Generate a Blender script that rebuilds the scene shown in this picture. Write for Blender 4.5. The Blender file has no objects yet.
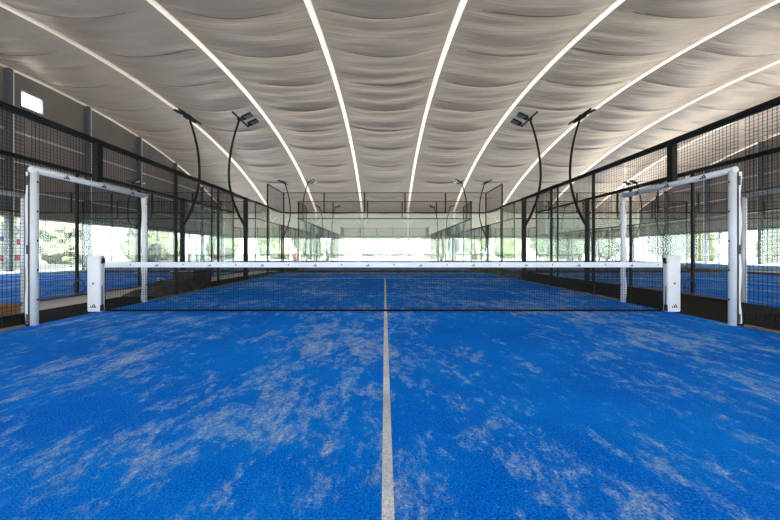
import bpy, bmesh, math, random
from mathutils import Vector, Matrix, noise
random.seed(7)
SC = bpy.context.scene
COL = SC.collection
PI = math.pi

# ------------------------------------------------------------------ helpers
class MB:
    """collects geometry, builds ONE mesh object"""
    def __init__(s): s.v=[]; s.f=[]; s.m=[]; s.cur=0; s.smooth=False
    def poly(s, pts, mi=None):
        n=len(s.v); s.v += [tuple(p) for p in pts]
        s.f.append(tuple(range(n,n+len(pts)))); s.m.append(s.cur if mi is None else mi)
    def box(s, c, d, rz=0.0, mat=None):
        hx,hy,hz=d[0]/2,d[1]/2,d[2]/2; n=len(s.v)
        for z in (-hz,hz):
            for x,y in ((-hx,-hy),(hx,-hy),(hx,hy),(-hx,hy)):
                p=Vector((x,y,z))
                if mat is not None: p = mat @ p
                elif rz: p = Matrix.Rotation(rz,3,'Z') @ p
                s.v.append((p.x+c[0],p.y+c[1],p.z+c[2]))
        for q in ((3,2,1,0),(4,5,6,7),(0,1,5,4),(1,2,6,5),(2,3,7,6),(3,0,4,7)):
            s.f.append(tuple(n+i for i in q)); s.m.append(s.cur)
    def span(s, a, b):
        s.box([(a[i]+b[i])/2 for i in range(3)], [abs(b[i]-a[i]) for i in range(3)])
    def tube(s, pts, r, seg=10, caps=True):
        pts=[Vector(p) for p in pts]; rs = r if isinstance(r,(list,tuple)) else [r]*len(pts)
        n0=len(s.v); ref=None
        for i,p in enumerate(pts):
            t=(pts[min(i+1,len(pts)-1)]-pts[max(i-1,0)]).normalized()
            if ref is None:
                ref = Vector((0,0,1)) if abs(t.z)<.9 else Vector((1,0,0))
            a=(ref - t*ref.dot(t)).normalized(); b=t.cross(a); ref=a
            for k in range(seg):
                an=2*PI*k/seg
                q=p+(a*math.cos(an)+b*math.sin(an))*rs[i]; s.v.append(tuple(q))
        for i in range(len(pts)-1):
            for k in range(seg):
                k2=(k+1)%seg
                s.f.append((n0+i*seg+k,n0+i*seg+k2,n0+(i+1)*seg+k2,n0+(i+1)*seg+k)); s.m.append(s.cur)
        if caps:
            s.f.append(tuple(n0+k for k in range(seg))[::-1]); s.m.append(s.cur)
            e=n0+(len(pts)-1)*seg
            s.f.append(tuple(e+k for k in range(seg))); s.m.append(s.cur)
    def build(s, name, mats, parent=None, loc=(0,0,0), smooth=False, rz=0.0):
        me=bpy.data.meshes.new(name); me.from_pydata(s.v,[],s.f); me.update()
        if not isinstance(mats,(list,tuple)): mats=[mats]
        for m in mats: me.materials.append(m)
        me.polygons.foreach_set('material_index', s.m)
        if smooth: me.polygons.foreach_set('use_smooth',[True]*len(s.f))
        o=bpy.data.objects.new(name,me); COL.objects.link(o)
        o.location=loc; o.rotation_euler=(0,0,rz)
        if parent: o.parent=parent
        return o

def tag(o, label=None, cat=None, group=None, kind=None):
    if label: o['label']=label
    if cat: o['category']=cat
    if group: o['group']=group
    if kind: o['kind']=kind
    return o
def empty(name, loc, label, cat, group=None):
    o=bpy.data.objects.new(name,None); COL.objects.link(o); o.location=loc
    o.empty_display_size=.1
    return tag(o,label,cat,group)
def kids(o): return [c for c in bpy.data.objects if c.parent is o]
def copy_tree(o, parent=None):
    c=o.copy(); COL.objects.link(c); c.parent=parent
    for ch in kids(o): copy_tree(ch,c)
    return c
def bevel(o, w, seg=3, smooth=True):
    me=o.data; bm=bmesh.new(); bm.from_mesh(me)
    bmesh.ops.bevel(bm, geom=bm.edges[:], offset=w, segments=seg, profile=.5, affect='EDGES')
    bm.to_mesh(me); bm.free()
    if smooth: me.polygons.foreach_set('use_smooth',[True]*len(me.polygons))
    return o

# ------------------------------------------------------------------ materials
def mat(name, col, rough=.6, metal=0., spec=.5):
    m=bpy.data.materials.new(name); m.use_nodes=True
    b=m.node_tree.nodes['Principled BSDF']
    b.inputs['Base Color'].default_value=(*col,1); b.inputs['Roughness'].default_value=rough
    b.inputs['Metallic'].default_value=metal; b.inputs['Specular IOR Level'].default_value=spec
    return m
def N(nt, typ, **kw):
    n=nt.nodes.new(typ)
    for k,v in kw.items():
        if k in n.inputs: n.inputs[k].default_value=v
        else: setattr(n,k,v)
    return n
def ramp(nt, fac, stops):
    r=nt.nodes.new('ShaderNodeValToRGB'); e=r.color_ramp.elements
    while len(e)<len(stops): e.new(.5)
    for i,(p,c) in enumerate(stops):
        e[i].position=p; e[i].color=(*c,1) if len(c)==3 else c
    nt.links.new(fac,r.inputs['Fac']); return r.outputs['Color']
def noisy(name, c1, c2, scale, rough=.8, bump=.0, detail=6, sc=(1,1,1), spec=.3):
    m=mat(name,c1,rough,spec=spec); nt=m.node_tree; b=nt.nodes['Principled BSDF']
    tc=N(nt,'ShaderNodeTexCoord'); mp=N(nt,'ShaderNodeMapping'); mp.inputs['Scale'].default_value=sc
    nt.links.new(tc.outputs['Object'],mp.inputs['Vector'])
    n=N(nt,'ShaderNodeTexNoise',Scale=scale,Detail=detail,Roughness=.6)
    nt.links.new(mp.outputs['Vector'],n.inputs['Vector'])
    nt.links.new(ramp(nt,n.outputs['Fac'],[(.3,c1),(.7,c2)]),b.inputs['Base Color'])
    if bump:
        bp=N(nt,'ShaderNodeBump',Strength=bump,Distance=.02)
        nt.links.new(n.outputs['Fac'],bp.inputs['Height']); nt.links.new(bp.outputs['Normal'],b.inputs['Normal'])
    return m

def turf_material():
    m=mat('blue_turf',(.01,.13,.6),.85,spec=.04); nt=m.node_tree; L=nt.links; b=nt.nodes['Principled BSDF']
    tc=N(nt,'ShaderNodeTexCoord')
    def nz(scale,detail,rough,rot=0,sc=(1,1,1),dist=0,loc=(0,0,0)):
        mp=N(nt,'ShaderNodeMapping'); mp.inputs['Scale'].default_value=sc; mp.inputs['Rotation'].default_value=(0,0,rot)
        mp.inputs['Location'].default_value=loc
        L.new(tc.outputs['Object'],mp.inputs['Vector'])
        n=N(nt,'ShaderNodeTexNoise',Scale=scale,Detail=detail,Roughness=rough,Distortion=dist)
        L.new(mp.outputs['Vector'],n.inputs['Vector']); return n.outputs['Fac']
    def mth(op,a,bv,clamp=False):
        n=N(nt,'ShaderNodeMath'); n.operation=op; n.use_clamp=clamp
        for i,x in enumerate((a,bv)):
            if isinstance(x,(int,float)): n.inputs[i].default_value=x
            else: L.new(x,n.inputs[i])
        return n.outputs[0]
    def rng(x,a,c,o0=0.,o1=1.):
        n=N(nt,'ShaderNodeMapRange'); n.inputs[1].default_value=a; n.inputs[2].default_value=c
        n.inputs[3].default_value=o0; n.inputs[4].default_value=o1; L.new(x,n.inputs[0]); return n.outputs[0]
    grain=nz(95,3,.65)
    grain2=nz(42,3,.7)
    big=nz(.55,3,.5,loc=(3.1,7.7,0))
    streak=nz(2.6,10,.68,rot=.12,sc=(1.45,.72,1),dist=.6)
    fine=nz(13,7,.74,rot=-.1,sc=(1.4,.8,1),dist=.3)
    # sand: broad zones, diagonal streaks, crumbs and grains
    z=rng(big,.32,.68,-.06,.06)
    cloud=nz(4.6,9,.70,rot=-.25,sc=(1.35,.85,1),dist=.6,loc=(5,1,0))
    s=mth('ADD',mth('MULTIPLY',streak,.36),mth('MULTIPLY',cloud,.34))
    s=mth('ADD',mth('ADD',s,mth('MULTIPLY',fine,.30)),z)
    halo=rng(s,.46,.60,0,.42)
    thick=rng(s,.508,.63)
    g=rng(mth('ADD',mth('MULTIPLY',grain,.55),mth('MULTIPLY',grain2,.45)),.38,.60,.0,1.6)
    mask=mth('MULTIPLY',mth('MULTIPLY',thick,g),.86,True)
    bl=ramp(nt,grain,[(.30,(.000,.040,.32)),(.50,(.000,.165,.84)),(.66,(.000,.33,1.0))])
    lt=N(nt,'ShaderNodeMixRGB'); lt.inputs['Color2'].default_value=(.0,.30,.98,1)
    L.new(rng(nz(1.0,6,.65,rot=.2,sc=(.7,1.3,1),loc=(9,2,0)),.42,.72,0,.55),lt.inputs['Fac']); L.new(bl,lt.inputs['Color1'])
    sand=ramp(nt,grain2,[(.3,(.34,.48,.68)),(.7,(.62,.73,.88))])
    hl=N(nt,'ShaderNodeMixRGB'); L.new(halo,hl.inputs['Fac']); L.new(lt.outputs[0],hl.inputs['Color1']); hl.inputs['Color2'].default_value=(.03,.36,.96,1)
    mx=N(nt,'ShaderNodeMixRGB'); L.new(mask,mx.inputs['Fac']); L.new(hl.outputs[0],mx.inputs['Color1']); L.new(sand,mx.inputs['Color2'])
    L.new(mx.outputs[0],b.inputs['Base Color'])
    bp=N(nt,'ShaderNodeBump',Strength=.9,Distance=.015); L.new(grain,bp.inputs['Height']); L.new(bp.outputs['Normal'],b.inputs['Normal'])
    return m
def line_material():
    m=mat('turf_line',(.8,.8,.78),.8,spec=.2); nt=m.node_tree; b=nt.nodes['Principled BSDF']
    tc=N(nt,'ShaderNodeTexCoord'); n=N(nt,'ShaderNodeTexNoise',Scale=120.,Detail=3.); nt.links.new(tc.outputs['Object'],n.inputs['Vector'])
    n2=N(nt,'ShaderNodeTexNoise',Scale=2.2,Detail=6.); nt.links.new(tc.outputs['Object'],n2.inputs['Vector'])
    a=ramp(nt,n.outputs['Fac'],[(.3,(.50,.56,.63)),(.62,(.92,.93,.94))])
    mx=N(nt,'ShaderNodeMixRGB'); mx.blend_type='MULTIPLY'; mx.inputs['Fac'].default_value=1
    nt.links.new(a,mx.inputs['Color1']); nt.links.new(ramp(nt,n2.outputs['Fac'],[(.35,(.70,.73,.78)),(.6,(1,1,1))]),mx.inputs['Color2'])
    nt.links.new(mx.outputs[0],b.inputs['Base Color'])
    bp=N(nt,'ShaderNodeBump',Strength=.5,Distance=.01); nt.links.new(n.outputs['Fac'],bp.inputs['Height']); nt.links.new(bp.outputs['Normal'],b.inputs['Normal'])
    return m
def glass_material(name, tint, haze=.03):
    m=bpy.data.materials.new(name); m.use_nodes=True; nt=m.node_tree; nt.nodes.clear()
    out=N(nt,'ShaderNodeOutputMaterial'); mix=N(nt,'ShaderNodeMixShader')
    t=N(nt,'ShaderNodeBsdfTransparent'); t.inputs[0].default_value=(*tint,1)
    g=N(nt,'ShaderNodeBsdfGlossy',Roughness=.02)
    fr=N(nt,'ShaderNodeFresnel',IOR=1.65)
    geo=N(nt,'ShaderNodeNewGeometry'); inv=N(nt,'ShaderNodeMath'); inv.operation='SUBTRACT'; inv.inputs[0].default_value=1
    mul=N(nt,'ShaderNodeMath'); mul.operation='MULTIPLY'
    nt.links.new(geo.outputs['Backfacing'],inv.inputs[1]); nt.links.new(inv.outputs[0],mul.inputs[0]); nt.links.new(fr.outputs[0],mul.inputs[1])
    nt.links.new(mul.outputs[0],mix.inputs[0]); nt.links.new(t.outputs[0],mix.inputs[1]); nt.links.new(g.outputs[0],mix.inputs[2])
    du=N(nt,'ShaderNodeBsdfDiffuse'); du.inputs[0].default_value=(.78,.84,.79,1)
    tl=N(nt,'ShaderNodeBsdfTranslucent'); tl.inputs[0].default_value=(.78,.84,.79,1)
    m1=N(nt,'ShaderNodeMixShader'); m1.inputs[0].default_value=.5; nt.links.new(du.outputs[0],m1.inputs[1]); nt.links.new(tl.outputs[0],m1.inputs[2])
    m2=N(nt,'ShaderNodeMixShader'); m2.inputs[0].default_value=haze; nt.links.new(mix.outputs[0],m2.inputs[1]); nt.links.new(m1.outputs[0],m2.inputs[2])  # even pale diffuse share mixed into the glass
    nt.links.new(m2.outputs[0],out.inputs[0]); return m
def membrane_material(name, col, trans, col2=None, wrinkle=True):
    m=bpy.data.materials.new(name); m.use_nodes=True; nt=m.node_tree; nt.nodes.clear(); L=nt.links
    out=N(nt,'ShaderNodeOutputMaterial'); mix=N(nt,'ShaderNodeMixShader'); mix.inputs[0].default_value=trans
    d=N(nt,'ShaderNodeBsdfDiffuse'); d.inputs[0].default_value=(*col,1)
    t=N(nt,'ShaderNodeBsdfTranslucent'); t.inputs[0].default_value=(*(col2 or col),1)
    gl=N(nt,'ShaderNodeBsdfGlossy',Roughness=.36); gl.inputs[0].default_value=(.95,.85,.74,1)
    mg=N(nt,'ShaderNodeMixShader'); fr=N(nt,'ShaderNodeFresnel',IOR=1.75); L.new(fr.outputs[0],mg.inputs[0])
    # fine wrinkles across each bay
    tc=N(nt,'ShaderNodeTexCoord'); mp=N(nt,'ShaderNodeMapping'); mp.inputs['Scale'].default_value=(.28,2.2,1)
    L.new(tc.outputs['Object'],mp.inputs['Vector'])
    n=N(nt,'ShaderNodeTexNoise',Scale=1.3,Detail=5.,Roughness=.55,Distortion=.3); L.new(mp.outputs['Vector'],n.inputs['Vector'])
    bp=N(nt,'ShaderNodeBump',Strength=.45,Distance=.12); L.new(n.outputs['Fac'],bp.inputs['Height'])
    for x in ((d,gl,fr) if wrinkle else ()): L.new(bp.outputs['Normal'],x.inputs['Normal'])
    L.new(d.outputs[0],mg.inputs[1]); L.new(gl.outputs[0],mg.inputs[2])
    L.new(mg.outputs[0],mix.inputs[1]); L.new(t.outputs[0],mix.inputs[2]); L.new(mix.outputs[0],out.inputs[0]); return m

M={}
M['turf']=turf_material(); M['line']=line_material()
M['steel']=mat('black_powder_coated_steel',(.005,.0055,.006),.55,spec=.2)
M['post']=mat('dark_steel_post',(.009,.009,.008),.55,spec=.2)
M['wire']=mat('black_mesh_wire',(.006,.006,.006),.6,spec=.2)
M['glass']=glass_material('court_glass',(.91,.945,.93))
M['clamp']=mat('glass_joint',(.10,.12,.12),.4)
M['pad']=noisy('white_pvc_padding',(.50,.54,.58),(.56,.59,.62),3,.45,.05)
M['ink']=mat('black_print',(.015,.015,.02),.6)
M['net']=mat('black_net_cord',(.008,.008,.010),.8,spec=.1)
M['band']=noisy('white_net_band',(.52,.56,.61),(.60,.63,.67),4,.6,.05)
M['membrane']=membrane_material('roof_membrane',(.235,.198,.168),.005,(.36,.29,.22))
M['rib']=membrane_material('white_rib_cover',(.80,.77,.71),.022,(.95,.86,.74),False)
M['white_column']=mat('white_column',(.80,.79,.76),.5)
M['crease_shade']=mat('dark_crease_shade',(.035,.032,.03),.6)  # dark tone painted in for the shade inside the roof creases
M['valance']=membrane_material('valance_membrane',(.46,.41,.34),.05,(.82,.73,.60))
M['front']=membrane_material('front_curtain',(.6,.6,.58),.07,(.82,.84,.84),False)  # unseen sheet behind the camera, translucency set for soft fill and glass reflections
M['cladding']=noisy('brown_grey_cladding',(.14,.122,.105),(.18,.157,.135),.8,.7)
M['column']=noisy('pale_steel_column',(.06,.067,.078),(.08,.088,.10),2,.5)
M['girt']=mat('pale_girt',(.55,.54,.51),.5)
M['concrete']=noisy('walkway_concrete',(.55,.55,.54),(.66,.65,.63),1.5,.85,.1)
M['mat']=noisy('black_rubber_matting',(.006,.006,.006),(.014,.0135,.013),6,.85,.2,spec=.08)
M['base']=noisy('sandy_base_rail',(.06,.06,.055),(.22,.20,.18),7,.7)
M['lens']=mat('floodlight_glass',(.10,.17,.19),.15)
M['tarp']=noisy('dark_tarp',(.018,.017,.016),(.075,.06,.05),5,.6,.4)
M['wood']=noisy('brown_wood',(.20,.11,.05),(.30,.17,.08),8,.7,.2,sc=(1,8,8))
M['hose']=mat('black_hose',(.012,.014,.018),.4)
M['pale_hose']=mat('pale_cable',(.5,.5,.5),.5)
M['outground']=noisy('pale_paving',(.50,.485,.45),(.60,.58,.55),.4,.9)
M['low_bounce_ground']=noisy('low_bounce_ground',(.12,.12,.12),(.18,.175,.17),.6,.9)
M['lawn']=noisy('lawn',(.16,.22,.06),(.24,.30,.10),1.2,.9)
M['bark']=noisy('bark',(.12,.08,.05),(.2,.14,.1),6,.9)
M['leaf_a']=noisy('leaves_green',(.085,.105,.045),(.15,.17,.09),1.6,.7,.15)
M['leaf_b']=noisy('leaves_yellow_green',(.12,.13,.06),(.19,.20,.11),1.6,.7,.15)
M['blossom']=noisy('reddish_leaves',(.34,.14,.11),(.38,.24,.18),2.0,.7,.6)
M['sign']=mat('white_board',(.85,.85,.84),.5)
M['red']=mat('red_print',(.55,.04,.08),.5); M['blue']=mat('blue_print',(.05,.12,.4),.5); M['green']=mat('green_print',(.25,.45,.42),.5)
M['frame']=mat('window_frame',(.25,.24,.23),.5)
M['pane']=glass_material('window_pane',(.95,.97,.97))

# ------------------------------------------------------------------ camera
CAMH=1.04
cam=bpy.data.cameras.new('camera'); co=bpy.data.objects.new('camera',cam); COL.objects.link(co)
co.location=(0,0,CAMH); co.rotation_euler=(PI/2,0,0)
F=314.0; cam.sensor_width=36; cam.lens=F/780*36
cam.shift_x=5.2/780; cam.shift_y=-7.6/780
cam.clip_start=.05; cam.clip_end=600
SC.camera=co

# ------------------------------------------------------------------ hall shell
XL,XR,YF,YB=-21.,33.,-8.,41.
OPEN=3.0
def zarch(y):
    t=y-20.
    if t<-8.0001: return zarch(12.)+.177*(t+8)-.003*(t+8)**2
    return 11.4-47+math.sqrt(47*47-t*t)

m=MB(); m.span((XL-.3,YF-.3,-.06),(XR+.3,YB+.3,-.02)); tag(m.build('floor',M['concrete']),kind='structure')
m=MB(); m.span((-140,-110,-.30),(160,200,-.10)); tag(m.build('ground',M['outground']),kind='structure')

m=MB(); m.span((-140,-110,-.12),(XL-.35,200,-.08)); tag(m.build('ground_low_bounce',M['low_bounce_ground']),kind='structure')  # darker ground added to cut light bounced onto the left ceiling
# roof membrane: one sheet per bay, sagging between the ribs, creased every 3 m
CRE=[12.4+3.15*k for k in range(-7,10)]
ys=set()
y=YF
while y<YB+.001: ys.add(round(y,3)); y+=.125
for c in CRE:
    for d in (-.2,-.1,-.05,-.02,0,.012,.035,.065,.078,.12,.2):
        if YF<c+d<YB: ys.add(round(c+d,3))
ys=sorted(ys)
ribs=[XL+6*k+(.03 if 0<k<9 else 0) for k in range(10)]
NX=26
for bi in range(9):
    x0,x1=ribs[bi],ribs[bi+1]; me=MB(); crease_shade=[]
    for j,yv in enumerate(ys):
        k=min(CRE,key=lambda c:abs(c-yv)); d=yv-k
        kk=CRE.index(k); ph=random.Random(bi*40+kk).random()
        dep=.09+.10*random.Random(bi*91+kk).random(); wid=.62+.33*random.Random(bi*17+kk).random(); off=.25*(random.Random(bi*7+kk).random()-.5)
        cell=(yv-CRE[0])/3.15; cf=cell-math.floor(cell)
        for i in range(NX+1):
            u=2*i/NX-1; x=(x0+.13)+(x1-x0-.26)*i/NX
            ed=1-u*u
            z=zarch(yv)-.40*ed
            far=1-.45*min(1,max(0,(yv-18)/12))
            z+=.09*far*math.sin(PI*cf)*ed**.5
            fold=noise.noise(Vector((x*.22,yv*1.25,bi*3.1)))*.13+noise.noise(Vector((x*.45,yv*2.6,bi*5.3)))*.03
            z+=fold*far*ed**.7
            mk=max(0,1-((u-off)/wid)**2)
            if d<=.001: z-=.07*mk*max(0,1+d/.2)**2
            elif d<.07: z+=dep*1.6*mk**.5*(1 if d>.01 else 0)
            else: z+=.02*mk*max(0,1-d/.2)
            me.v.append((x,yv,z)); crease_shade.append(mk>.22 and -.021<d<.034)
    W=NX+1
    for j in range(len(ys)-1):
        for i in range(NX):
            q=(j*W+i,(j+1)*W+i,(j+1)*W+i+1,j*W+i+1)
            me.f.append(q); me.m.append(1 if crease_shade[q[0]] and crease_shade[q[3]] else 0)
    tag(me.build('ceiling',[M['membrane'],M['crease_shade']],smooth=True),kind='structure')
# ribs: white covered arches
for k,x in enumerate(ribs):
    me=MB(); n=60; prof=((-.13,.03),(-.13,-.05),(-.10,-.08),(.10,-.08),(.13,-.05),(.13,.03))
    for j in range(n+1):
        yv=YF+(YB-YF)*j/n
        for (a,b) in prof: me.v.append((x+a,yv,zarch(yv)+b))
    P=len(prof)
    for j in range(n):
        for i in range(P-1):
            i2=i+1; me.f.append((j*P+i,j*P+i2,(j+1)*P+i2,(j+1)*P+i)); me.m.append(0)
    tag(me.build('roof_rib',M['rib']),kind='structure')
me=MB(); me.poly([(XL,YF,2.7),(XL,YF,zarch(YF)),(XR,YF,zarch(YF)),(XR,YF,2.7)]); tag(me.build('wall_front',M['front']),kind='structure')
# end walls (valances) and columns under the ribs
me=MB(); me.poly([(XL,YB,OPEN),(XR,YB,OPEN),(XR,YB,zarch(YB)),(XL,YB,zarch(YB))]); tag(me.build('wall_back',M['valance']),kind='structure')
for x in ribs:
    me=MB(); me.box((x,YB-.16,zarch(YB)/2-.06),(.24,.24,zarch(YB)))
    # white V strips under each rib, painting the lit fabric there
    for sx in (-1,1):
        me.poly([(x,YB-.16,4.4),(x+sx*.8,YB-.10,5.6),(x+sx*.8,YB-.10,5.72),(x,YB-.16,4.6)])
    tag(me.build('column',M['white_column']),kind='structure')
# lower edge beams of the valances
me=MB(); me.span((XL,YB-.06,OPEN-.12),(XR,YB,OPEN)); tag(me.build('trim_back',M['girt']),kind='structure')

def gable(side, X, name, holes, ycols):
    s=1 if side>0 else -1
    me=MB(); br=sorted(set([round(YF+ i*.7,3) for i in range(71) if YF+i*.7<=YB]+[YB]+[h for q in holes for h in q[:2]]))
    t=.10
    def strip(a,b,z0a,z0b,z1a,z1b):
        P=[(X,a,z0a),(X,b,z0b),(X,b,z1b),(X,a,z1a)]; Q=[(X+s*t,p[1],p[2]) for p in P]
        me.poly(P); me.poly(Q[::-1])
        for i in range(4): me.poly([P[i],Q[i],Q[(i+1)%4],P[(i+1)%4]])
    for a,b in zip(br,br[1:]):
        h=[q for q in holes if a>=q[0]-1e-6 and b<=q[1]+1e-6]
        if h:
            strip(a,b,OPEN,OPEN,h[0][2],h[0][2]); strip(a,b,h[0][3],h[0][3],zarch(a),zarch(b))
        else: strip(a,b,OPEN,OPEN,zarch(a),zarch(b))
    tag(me.build(name,M['cladding']),kind='structure')
    for yc in ycols:
        c=MB(); c.box((X-s*.16,yc,zarch(yc)/2-.06),(.30,.24,zarch(yc)-.1)); c.cur=1; c.box((X-s*.315,yc+.105,zarch(yc)/2-.06),(.012,.05,zarch(yc)-.1)); tag(c.build('column',[M['column'],M['girt']]),kind='structure')  # pale strip paints the light from the opening on the column edge
    for z in (3.05,4.6,6.2,7.9):
        g=MB(); 
        yend=YB if z<zarch(YB) else max(y for y in [i*.25 for i in range(165)] if zarch(y)>z+.1)
        g.span((X-s*.05,YF,z-.035),(X,yend,z+.035)); tag(g.build('trim_girt',M['girt']),kind='structure')
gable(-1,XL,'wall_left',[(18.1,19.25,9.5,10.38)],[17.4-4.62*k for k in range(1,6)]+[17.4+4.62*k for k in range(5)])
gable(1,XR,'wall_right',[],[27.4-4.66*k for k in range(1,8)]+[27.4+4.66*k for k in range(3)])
# vent window high in the left wall
me=MB()
for a,b in (((18.05,9.45),(19.30,9.52)),((18.05,10.36),(19.30,10.43)),((18.05,9.52),(18.12,10.36)),((19.23,9.52),(19.30,10.36))):
    me.span((XL-.10,a[0],a[1]),(XL+.05,b[0],b[1]))
w=tag(me.build('window_1',M['frame']),kind='structure')
me=MB(); me.span((XL-.05,18.12,9.52),(XL-.04,19.23,10.36)); me.build('pane',M['pane'],w)

# walkways between the courts
def slab(name, m_, a, b, z=-.004):
    me=MB(); me.span((a[0],a[1],-.02),(b[0],b[1],z)); return tag(me.build(name,m_),kind='structure')
slab('floor_mat',M['mat'],(5.04,-7,0),(7.46,YB-.5,0))
slab('floor_mat',M['mat'],(-6.22,-7,0),(-5.04,18.0,0))
slab('floor_mat',M['mat'],(-7.46,18.0,0),(-5.04,YB-.5,0))
slab('floor_mat',M['mat'],(17.54,-7,0),(19.96,YB-.5,0))
for a,b in ((-17.46,-7.54),(-4.96,4.96),(7.54,17.46)):
    slab('floor_mat',M['mat'],(a,15.58,0),(b,18.14,0))

# ------------------------------------------------------------------ court parts
def wires_x0(me, y0,y1,z0,z1,p=.05,w=.0042):
    """welded mesh in the plane x=0"""
    h=w/2
    n=max(1,round((y1-y0)/p))
    for i in range(n+1):
        y=y0+(y1-y0)*i/n; me.box((0,y,(z0+z1)/2),(w,w,z1-z0))
    n=max(1,round((z1-z0)/p))
    for i in range(n+1):
        z=z0+(z1-z0)*i/n; me.box((0,(y0+y1)/2,z),(w,y1-y0,w))
def wires_y0(me, x0,x1,z0,z1,p=.05,w=.0042):
    n=max(1,round((x1-x0)/p))
    for i in range(n+1):
        x=x0+(x1-x0)*i/n; me.box((x,0,(z0+z1)/2),(w,w,z1-z0))
    n=max(1,round((z1-z0)/p))
    for i in range(n+1):
        z=z0+(z1-z0)*i/n; me.box(((x0+x1)/2,0,z),(x1-x0,w,w))

FR=1.03      # half the entrance opening
FH=2.215
def side_fence(full, label):
    """origin at the net line on the ground; runs along y"""
    t=empty('court_side_fence',(0,0,0),label,'fence','side fences of the padel courts')
    ylo=-10 if full else -4
    posts=[-6,-4,-2.08,2.08,4,6]
    for y in posts:
        me=MB(); me.box((0,y,1.475),(.05,.05,2.95)); me.build('post',M['post'],t)
    for y in ((8,-8) if full else (8,)):
        me=MB(); me.box((0,y,1.475),(.05,.05,2.95)); me.box((0,y,3.48),(.05,.05,1.0)); me.build('post',M['post'],t)
    me=MB(); me.box((0,0,(3.0+FH)/2+.03),(.09,.11,3.0-FH-.08)); me.build('door_head_post',M['steel'],t)
    m0=-6
    me=MB(); me.span((-.045,m0,2.94),(.045,6,3.02))
    if full: me.span((-.03,-10,2.97),(.03,-6,3.02))
    me.span((-.03,6,2.97),(.03,10,3.02)); me.build('top_rail',M['steel'],t)
    me=MB(); me.span((-.03,m0,0),(.03,-FR-.10,.03)); me.span((-.03,FR+.10,0),(.03,10,.03))
    if full: me.span((-.03,-10,0),(.03,-6,.05))
    me.build('base_rail',M['base'],t)
    bays=[(-FR,FR,FH+.08,2.94),(FR+.09,2.04,.05,2.94),(2.12,3.96,.05,2.94),(4.04,5.93,.05,2.94),(-2.04,-FR-.09,.05,2.94),(-3.96,-2.12,.05,2.94)]
    bays.append((-5.93,-4.04,.05,2.94))
    for (a,b,c,d) in bays:
        me=MB(); wires_x0(me,a,b,c,d); me.build('mesh_panel',M['wire'],t)
    ends=[1,-1] if full else [1]
    for s in ends:
        for (a,b) in ((6.08,7.96),(8.04,9.96)):
            me=MB(); me.box((0,s*(a+b)/2,1.51),(.012,b-a,2.92)); me.build('glass_panel',M['glass'],t)
        me=MB(); wires_x0(me,8.02,9.98,3.02,3.98) if s>0 else wires_x0(me,-9.98,-8.02,3.02,3.98)
        me.build('mesh_panel',M['wire'],t)
        me=MB(); me.box((0,s*9.0,3.98),(.04,2.0,.04)); me.build('upper_rail',M['steel'],t)
    return t
def back_wall(label):
    """origin at the middle of the wall on the ground; runs along x"""
    t=empty('court_back_wall',(0,0,0),label,'glass wall','glass back walls of the padel courts')
    for k in range(5):
        x=-4+2*k
        me=MB(); me.box((x,0,1.51),(1.975,.012,2.92)); me.build('glass_panel',M['glass'],t)
        me=MB(); wires_y0(me,x-.98,x+.98,3.03,3.97); me.build('mesh_panel',M['wire'],t)
    for x in (-5,-3,-1,1,3,5):
        me=MB(); me.box((x,0,3.5),(.06,.05,1.0))
        if abs(x)==5: me.box((x,0,1.475),(.05,.05,2.95))
        me.build('post',M['steel'] if abs(x)==5 else M['post'],t)
    for x in (-3,-1,1,3):
        me=MB()
        for z in (.35,1.15,1.95,2.75): me.box((x,0,z),(.07,.03,.06))
        me.build('glass_clamp',M['clamp'],t)
    me=MB(); me.box((0,0,2.995),(10,.06,.055)); me.build('top_rail',M['steel'],t)
    me=MB(); me.box((0,0,3.985),(10,.03,.03)); me.build('upper_rail',M['steel'],t)
    me=MB(); me.box((0,0,.025),(9.9,.05,.05)); me.build('base_rail',M['base'],t)
    return t
def three_bars(me, o, ux, uz, h):
    """three slanted bars rising to the right, on the plane o + ux*a + uz*b"""
    o=Vector(o); ux=Vector(ux); uz=Vector(uz)
    for k,(a,hh) in enumerate(((-.55,.38),(-.12,.68),(.31,1.0))):
        w=.34; sl=.42*hh
        P=[(a+ -0.0,0),(a+w,0),(a+w-sl,hh*.92),(a-sl,hh)]
        P=[(a,0),(a+w,0),(a+w-sl*.9,hh*.75),(a-sl*.9+.05,hh*.86)]
        me.poly([o+ux*(p[0]*h)+uz*(p[1]*h) for p in P],1)
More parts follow.
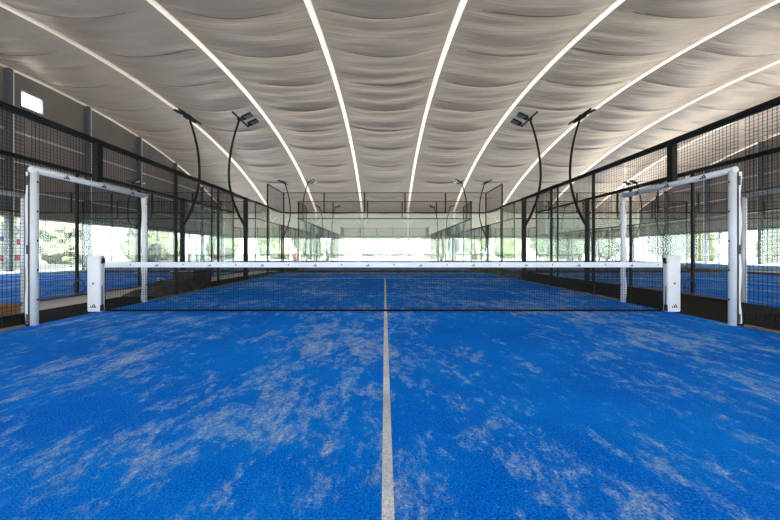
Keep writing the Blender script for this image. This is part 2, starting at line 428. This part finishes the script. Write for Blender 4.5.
def entrance_frame(label):
    t=empty('entrance_frame',(0,0,0),label,'door frame','white padded entrance frames')
    R=.045
    for s in (-1,1):
        me=MB(); me.tube([(0,s*FR,0),(0,s*FR,FH)],R,16)
        for k in range(5):
            z=.35+.42*k; h=.03
            me.poly([(R+.003,s*FR-.012,z),(R+.003,s*FR+.012,z),(R+.003,s*FR+.012,z+h),(R+.003,s*FR-.012,z+h)],1)
        leg=me.build('leg_pad',[M['pad'],M['ink']],t)
        for p in leg.data.polygons: p.use_smooth = p.material_index==0 and len(p.vertices)==4
        me=MB(); n=40
        for j in range(n):
            z0=.03+(FH-.06)*j/n; z1=.03+(FH-.06)*(j+1)/n
            def q(z): return .030*(.6+.4*math.sin(z*9.0+s))
            for (za,zb) in ((z0,z1),):
                a0,b0=-R-.010,-R-.012-q(za)-.012; a1,b1=-R-.010,-R-.012-q(zb)-.012
                yy=s*(FR+.028); dy=s*.008
                P=[(a0,yy,za),(b0,yy,za),(b1,yy,zb),(a1,yy,zb)]; Q=[(x,y+dy,z) for x,y,z in P]
                me.poly(P); me.poly(Q[::-1]); me.poly([P[1],Q[1],Q[2],P[2]])
        me.build('pad_flap',M['pad'],leg)
        me=MB(); me.tube([(-R-.002,s*(FR+.026),.03),(-R-.002,s*(FR+.026),FH-.04)],.013,8)
        for k in range(3): me.box((-R-.008,s*(FR+.030),.10+.98*k),(.036,.026,.13))
        lc=me.build('lacing',M['ink'],leg); lc['label']='black lacing and straps closing the pad'
    me=MB(); me.tube([(0,-FR-R,FH),(0,FR+R,FH)],R,16)
    for y in (-.62,.03,.66):
        three_bars(me,(R+.003,y,FH-.035),(0,1,0),(0,0,1),.08)
    tp=me.build('top_pad',[M['pad'],M['ink']],t)
    for p in tp.data.polygons: p.use_smooth = p.material_index==0 and len(p.vertices)==4
    return t
def net(label, detail=True):
    t=empty('padel_net',(0,0,0),label,'net','nets of the padel courts')
    me=MB(); w=.0034; n=222
    for i in range(n+1):
        x=-4.91+9.79*i/n; me.box((x,0,.41),(w,w,.78))
    for k in range(18):
        z=.03+.76*k/17; me.box((-.015,0,z),(9.79,w,w))
    me.build('net_mesh',M['net'],t)
    me=MB(); me.span((-4.90,-.016,.778),(4.87,.016,.868))
    for i in range(-5,6):
        x=(368.0-385)/57.+.925*i
        if abs(x)<4.8: three_bars(me,(x,-.0175,.795),(1,0,0),(0,0,1),.052)
        x+=.4625
        if abs(x)<4.8: me.poly([(x-.009,-.0175,.81),(x+.009,-.0175,.81),(x+.009,-.0175,.838),(x-.009,-.0175,.838)],1)
    me.build('top_band',[M['band'],M['ink']],t)
    me=MB(); pts=[(-4.90+9.77*i/60,.004*math.sin(i*1.3),.022) for i in range(61)]; me.tube(pts,.017,8)
    me.build('bottom_rope',M['net'],t)
    me=MB(); me.tube([(-4.91,0,.83),(-4.91,0,.03)],.006,6); me.build('side_cord',M['net'],t)
    me=MB(); me.tube([(4.88,0,.83),(4.88,0,.03)],.006,6); me.build('side_cord',M['net'],t)
    return t
def net_post(side, label):
    """side -1: net leaves it towards +x"""
    t=empty('net_post',(0,0,0),label,'net post','white padded net posts')
    me=MB(); me.box((0,0,.495),(.235,.11,.99)); o=me.build('post_pad',M['pad'],t); bevel(o,.028,3)
    me=MB(); me.cur=0
    # round badge and three bars on the front face
    n=16; c=(side*.0,-.0572,.50)
    me.poly([(c[0]+.022*math.cos(2*PI*i/n),c[1],c[2]+.022*math.sin(2*PI*i/n)) for i in range(n)],0)
    mb2=MB(); b=me.build('badge',M['base'],o)
    three_bars(mb2,(0,-.0574,.075),(1,0,0),(0,0,1),.085); mb2.m=[0]*len(mb2.f); mb2.build('logo_print',M['ink'],o)
    s=-side
    me=MB(); me.box((s*.125,0,.90),(.03,.05,.09)); me.box((s*.135,-.03,.86),(.03,.02,.03)); me.build('tension_bracket',M['steel'],t)
    me=MB(); me.box((s*.122,-.02,.07),(.016,.06,.11)); me.box((s*.122,-.02,.28),(.01,.012,.36)); me.build('strap',M['ink'],t)
    return t
def lamp(side, label):
    """side +1: stands at the court's left, lights towards +x"""
    t=empty('floodlight_pole',(0,0,0),label,'floodlight','curved floodlight poles')
    me=MB(); me.box((0,0,1.5),(.12,.085,3.0)); me.build('post',M['post'],t)
    key=[(0.0,1.98),(-.26,2.45),(-.50,3.10),(-.61,3.76),(-.575,4.56),(-.43,5.3),(-.22,5.98)]
    pts=[]
    for i in range(len(key)-1):
        p0=key[max(i-1,0)];p1=key[i];p2=key[i+1];p3=key[min(i+2,len(key)-1)]
        for q in range(6):
            u=q/6.
            f=lambda a,b,c,d:.5*((2*b)+(-a+c)*u+(2*a-5*b+4*c-d)*u*u+(-a+3*b-3*c+d)*u**3)
            pts.append((side*f(p0[0],p1[0],p2[0],p3[0]),0,f(p0[1],p1[1],p2[1],p3[1])))
    pts.append((side*key[-1][0],0,key[-1][1]))
    me=MB(); me.tube(pts,[.050-.015*i/len(pts) for i in range(len(pts))],12); 
    me.build('curved_pole',M['steel'],t,smooth=True)
    me=MB(); me.box((side*-.22,.10,6.0),(.05,1.3,.05)); me.box((side*-.22,0,5.97),(.12,.12,.10)); cb=me.build('crossbar',M['steel'],t)
    for y in (-.02,.52):
        R=Matrix.Rotation(side*math.radians(-24),3,'Y')
        hb=MB(); c=Vector((side*.07,y,6.08))
        hb.box(c,(.38,.27,.05),mat=R)
        for k in range(5):
            hb.box(c+R@Vector((-.14+.07*k,0,.04)),(.012,.25,.04),mat=R)
        hb.box(c+R@Vector((-side*.19,0,-.02)),(.05,.12,.05),mat=R)
        h=hb.build('floodlight_head',M['steel'],t)
        lb=MB(); lb.box(c+R@Vector((side*.03,0,-.027)),(.27,.22,.008),mat=R); lb.build('lens',M['lens'],h)['label']='blue grey lamp glass'
    return t
def turf(cx,cy,label,y0=-10,y1=10):
    me=MB(); me.span((-5.02,y0,-.02),(5.02,y1,.0)); t=me.build('floor_turf',M['turf'],loc=(cx,cy,0)); tag(t,label,'court floor','blue court floors','structure')
    me=MB(); me.span((-.012,max(-7.05,y0+.1),0),(.038,7.05,.003)); me.build('centre_line',M['line'],t)
    for y in (-6.95,6.95):
        if y>y0:
            me=MB(); me.span((-4.98,y-.02,0),(4.98,y+.02,.002)); me.build('service_line',M['line'],t)
    return t

Y1,Y2=5.52,28.2
courts=[('near middle',0,Y1),('near left',-12.5,Y1),('near right',12.5,Y1),('far middle',0,Y2),('far left',-12.5,Y2),('far right',12.5,Y2),('far outermost right',25.,Y2)]
def first(cache,key,maker):
    if key not in cache: cache[key]=maker(); return cache[key]
    return copy_tree(cache[key])
cache={}
def put(o,x,y,label=None):
    o.location=(x,y,0)
    if label: o['label']=label
    return o
for nm,cx,cy in courts:
    far=nm.startswith('far'); key='full' if far else 'part'
    turf(cx,cy,'blue sanded artificial grass of the %s court'%nm)
    for s,sn in ((-1,'left'),(1,'right')):
        lab='black mesh and glass fence along the %s side of the %s court'%(sn,nm)
        put(first(cache,'fence'+key,lambda:side_fence(far,lab)),cx+s*5.05,cy,lab)
        lab='white padded entrance frame in the %s fence of the %s court'%(sn,nm)
        e=first(cache,'entr%d'%s,lambda:entrance_frame(lab)); put(e,cx+(4.97 if s>0 else -5.01),cy,lab)
        if s>0: e.rotation_euler=(0,0,PI)
        lab='white padded net post at the %s end of the %s net'%(sn,nm)
        put(first(cache,'npost%d'%s,lambda:net_post(s,lab)),cx+(5.045 if s>0 else -5.075),cy,lab)
        for yy,yn in (((6,'back'),(-6,'front')) if far else ((6,'back'),)):
            lab='tall curved black floodlight pole at the %s %s corner of the %s court'%(yn,sn,nm)
            dy=.12 if cx==0 else -.13
            put(first(cache,'lamp%d'%s,lambda:lamp(-s,lab)),cx+s*5.165,cy+(yy+dy if yy>0 else yy-dy),lab)
    lab='padel net with white top band across the %s court'%nm
    put(first(cache,'net',lambda:net(lab)),cx,cy,lab)
    lab='clear glass wall with black mesh on top, back end of the %s court'%nm
    put(first(cache,'bwall',lambda:back_wall(lab)),cx,cy+10,lab)
    if far: put(copy_tree(cache['bwall']),cx,cy-10,'clear glass wall with black mesh on top, front end of the %s court'%nm)

# ------------------------------------------------------------------ loose things in the left walkway
# crumpled tarp
me=MB(); nx,ny=30,26
for j in range(ny+1):
    for i in range(nx+1):
        u=i/nx; v=j/ny; x=-6.2+1.0*u; y=7.35+1.5*v
        e=min(u,1-u,v,1-v)*2; env=min(1,e*2.6)**.6
        h=.10+.26*v*(.6+.4*math.sin(u*3.1))
        z=.005+env*max(.02,h+.09*noise.noise(Vector((x*3.2,y*3.2,1)))+.05*abs(noise.noise(Vector((x*8,y*8,4)))))
        me.v.append((x+.06*noise.noise(Vector((y*3,2,x))),y+.06*noise.noise(Vector((x*3,7,y))),z))
W=nx+1
for j in range(ny):
    for i in range(nx): me.f.append((j*W+i,j*W+i+1,(j+1)*W+i+1,(j+1)*W+i)); me.m.append(0)
me.f.append(tuple([i for i in range(W)]+[j*W+nx for j in range(1,ny+1)]+[ny*W+i for i in range(nx-1,-1,-1)]+[j*W for j in range(ny-1,0,-1)])[::-1]); me.m.append(0)
tag(me.build('tarpaulin',M['tarp'],smooth=True),'dark crumpled tarpaulin heaped in the left walkway behind the fence','tarpaulin')
# low black bench box
t=empty('equipment_box',(-5.72,9.35,0),'low black equipment box with pale lid edge behind the crumpled tarpaulin','box')
me=MB(); me.box((0,0,.23),(.62,.95,.46)); bevel(me.build('body',M['tarp'],t),.02,2)
me=MB(); me.box((0,0,.485),(.68,1.0,.05)); bevel(me.build('lid',M['steel'],t),.012,2)
me=MB(); me.box((0,-.505,.50),(.66,.012,.018)); me.build('lid_edge',M['pale_hose'],t)['label']='pale edge strip of the lid'
# pale cable bundle on the tarp
me=MB()
pts=[(-6.32+.16*math.cos(a*.42)*(1-.01*a),8.95+.12*math.sin(a*.42),.03+.28*abs(math.sin(a*.21))) for a in range(24)]
me.tube(pts,.014,8); tag(me.build('cable',M['pale_hose'],smooth=True),'pale grey cable looped beside the black equipment box','cable')
# wooden crate at the frame's left edge
t=empty('wooden_block',(-6.52,5.05,0),'low brown wooden block on the pale walkway at far left','wood block')
for k in range(3):
    me=MB(); me.box((0,-.22+.22*k,.155),(.62,.20,.03)); me.build('board',M['wood'],t)
for k in (-.25,.25):
    me=MB(); me.box((k,0,.07),(.09,.62,.14)); me.build('runner',M['wood'],t)
# hose loops at the foot of the neighbouring fences
def hose(x,y,s,label):
    me=MB(); pts=[]
    for a in range(30):
        an=-.6+a*.19
        pts.append((x+s*(.16+.13*math.cos(an)),y+.02*math.sin(a),.22+.17*math.sin(an)))
    pts=[(x+s*.045,y,.03)]+pts+[(x+s*.35,y+.05,.02)]
    me.tube(pts,.012,8); tag(me.build('hose',M['hose'],smooth=True),label,'hose','black hose loops by the fence posts')
hose(-7.40,7.45,1,'black hose looped at the foot of the near left court fence post')
hose(7.40,7.45,-1,'black hose looped at the foot of the near right court fence post')

# ------------------------------------------------------------------ outdoors
def blob(rad, seed, sub=3, squash=1.0):
    bm=bmesh.new(); bmesh.ops.create_icosphere(bm,subdivisions=sub,radius=rad)
    for v in bm.verts:
        n=noise.fractal(Vector(v.co)*1.1/rad*2.2+Vector((seed,seed*.3,0)),.9,2.1,4)
        v.co*= 1+.28*n
        v.co.z*=squash
    return bm
def tree(x,y,h,r,leaf,label,seed,cat='tree',group='trees outside the hall',trunk=True):
    rnd=random.Random(seed)
    t=empty('tree' if trunk else 'shrub',(x,y,-.1),label,cat,group)
    if trunk:
        me=MB(); me.tube([(0,0,0),(.06,.02,h*.25),(-.04,.05,h*.5),(.05,0,h*.7)],[.16,.13,.10,.05],8); me.build('trunk',M['bark'],t,smooth=True)
    bm=bmesh.new()
    for k in range(7 if trunk else 4):
        a=rnd.random()*6.28; d=r*.55*rnd.random()
        b=blob(r*(.5+.25*rnd.random()),seed+k*3.7,3)
        zc=h*(.22+.60*(k+rnd.random())/7) if trunk else r*.5
        bmesh.ops.translate(b,verts=b.verts,vec=(math.cos(a)*d,math.sin(a)*d,zc))
        me_=bpy.data.meshes.new('tmp'); b.to_mesh(me_); b.free(); bm.from_mesh(me_); bpy.data.meshes.remove(me_)
    me_=bpy.data.meshes.new('crown'); bm.to_mesh(me_); bm.free(); me_.materials.append(leaf)
    o=bpy.data.objects.new('crown' if trunk else 'foliage',me_); COL.objects.link(o); o.parent=t
    return t
i=0
behind=[(-22.5,64,5.2,3.0),(-15.5,64,5.0,3.0),(-9,64,5.0,2.9),(-2,64,4.6,2.9),(4.8,64,4.8,2.9),(11,64,5.0,2.9),(17.5,64,5.2,3.0),(25,64,5.2,3.0),(33,64,5.4,3.0),(-26,50,4.6,2.4),(-19,53,5.2,2.6),(-12,49,4.2,2.3),(-5.5,52,4.5,2.5),(1.5,50,4.0,2.2),(8,53,4.8,2.6),(14,49,4.4,2.3),(21,52,5.4,2.7),(29,50,4.8,2.4),(37,53,5.2,2.6)]
for x,y,h,r in behind:
    tree(x,y,h,r,M['leaf_a'] if i%2 else M['leaf_b'],'pale green tree outside beyond the back wall openings',i*11+3,group='trees behind the hall'); i+=1
for x,y,h,r in [(-30,24,4.6,2.3),(-31,31,5,2.6),(-29,38,4.5,2.4),(-32,45,5,2.6)]:
    tree(x,y,h,r,M['leaf_b'] if i%2 else M['leaf_a'],'green tree outside beyond the left wall openings',i*11+3,group='trees left of the hall'); i+=1
for x,y,h,r in [(42,27,5,2.6),(43,34,4.6,2.5),(41,41,5,2.6),(44,48,5.4,2.8)]:
    tree(x,y,h,r,M['leaf_b'] if i%2 else M['leaf_a'],'green tree outside beyond the right wall openings',i*11+3,group='trees right of the hall'); i+=1
tree(9.6,44.6,2.6,1.1,M['blossom'],'reddish shrub outside behind the right end of the far middle court',301,'shrub','shrubs outside',False)
tree(-12.3,44.6,2.6,1.1,M['blossom'],'reddish shrub outside behind the left end of the far middle court',307,'shrub','shrubs outside',False)
# board outside the left wall
t=empty('sign_board',(-23.4,19.4,-.1),'white outdoor board with green ring, blue and red shapes beyond left wall','sign')
me=MB(); me.box((0,0,1.55),(.05,3.6,2.9)); me.build('panel',M['sign'],t)
me=MB()
n=24; cy_,cz_=.42,2.50
for k in range(n):
    a,b=2*PI*k/n,2*PI*(k+1)/n
    me.poly([(.028,cy_+.17*math.cos(a),cz_+.17*math.sin(a)),(.028,cy_+.17*math.cos(b),cz_+.17*math.sin(b)),(.028,cy_+.26*math.cos(b),cz_+.26*math.sin(b)),(.028,cy_+.26*math.cos(a),cz_+.26*math.sin(a))])
me.build('ring_mark',M['green'],t)
me=MB(); me.box((.03,-.15,1.98),(.006,.50,.24)); me.build('blue_mark',M['blue'],t)
me=MB(); me.box((.03,.66,1.82),(.006,.26,.36)); me.box((.03,.0,.80),(.006,3.2,.36)); me.build('red_mark',M['red'],t)
for yy in (-1.6,1.6):
    me=MB(); me.box((-.06,yy,1.5),(.07,.07,3.0)); me.build('leg',M['post'],t)

# ------------------------------------------------------------------ light
wd=bpy.data.worlds.new('sky'); SC.world=wd; wd.use_nodes=True; nt=wd.node_tree
bg=nt.nodes['Background']; bg.inputs['Strength'].default_value=4.2; bg.inputs['Color'].default_value=(.86,.94,1.0,1)
sd=bpy.data.lights.new('sun','SUN'); sd.energy=20.0; sd.angle=math.radians(1.0); sd.color=(1,.97,.92)
so=bpy.data.objects.new('sun',sd); COL.objects.link(so); so.location=(20,-20,40)
so.rotation_euler=Vector((-.85,.45,-1.0)).to_track_quat('-Z','Y').to_euler()
SC.cycles.max_bounces=10; SC.cycles.diffuse_bounces=6; SC.cycles.glossy_bounces=4; SC.cycles.transparent_max_bounces=48
SC.cycles.transmission_bounces=4; SC.cycles.sample_clamp_indirect=12
vs=SC.view_settings; SC.display_settings.display_device='sRGB'
vs.view_transform='Standard'; vs.look='None'; vs.gamma=1; vs.use_curve_mapping=False; vs.exposure=1.5
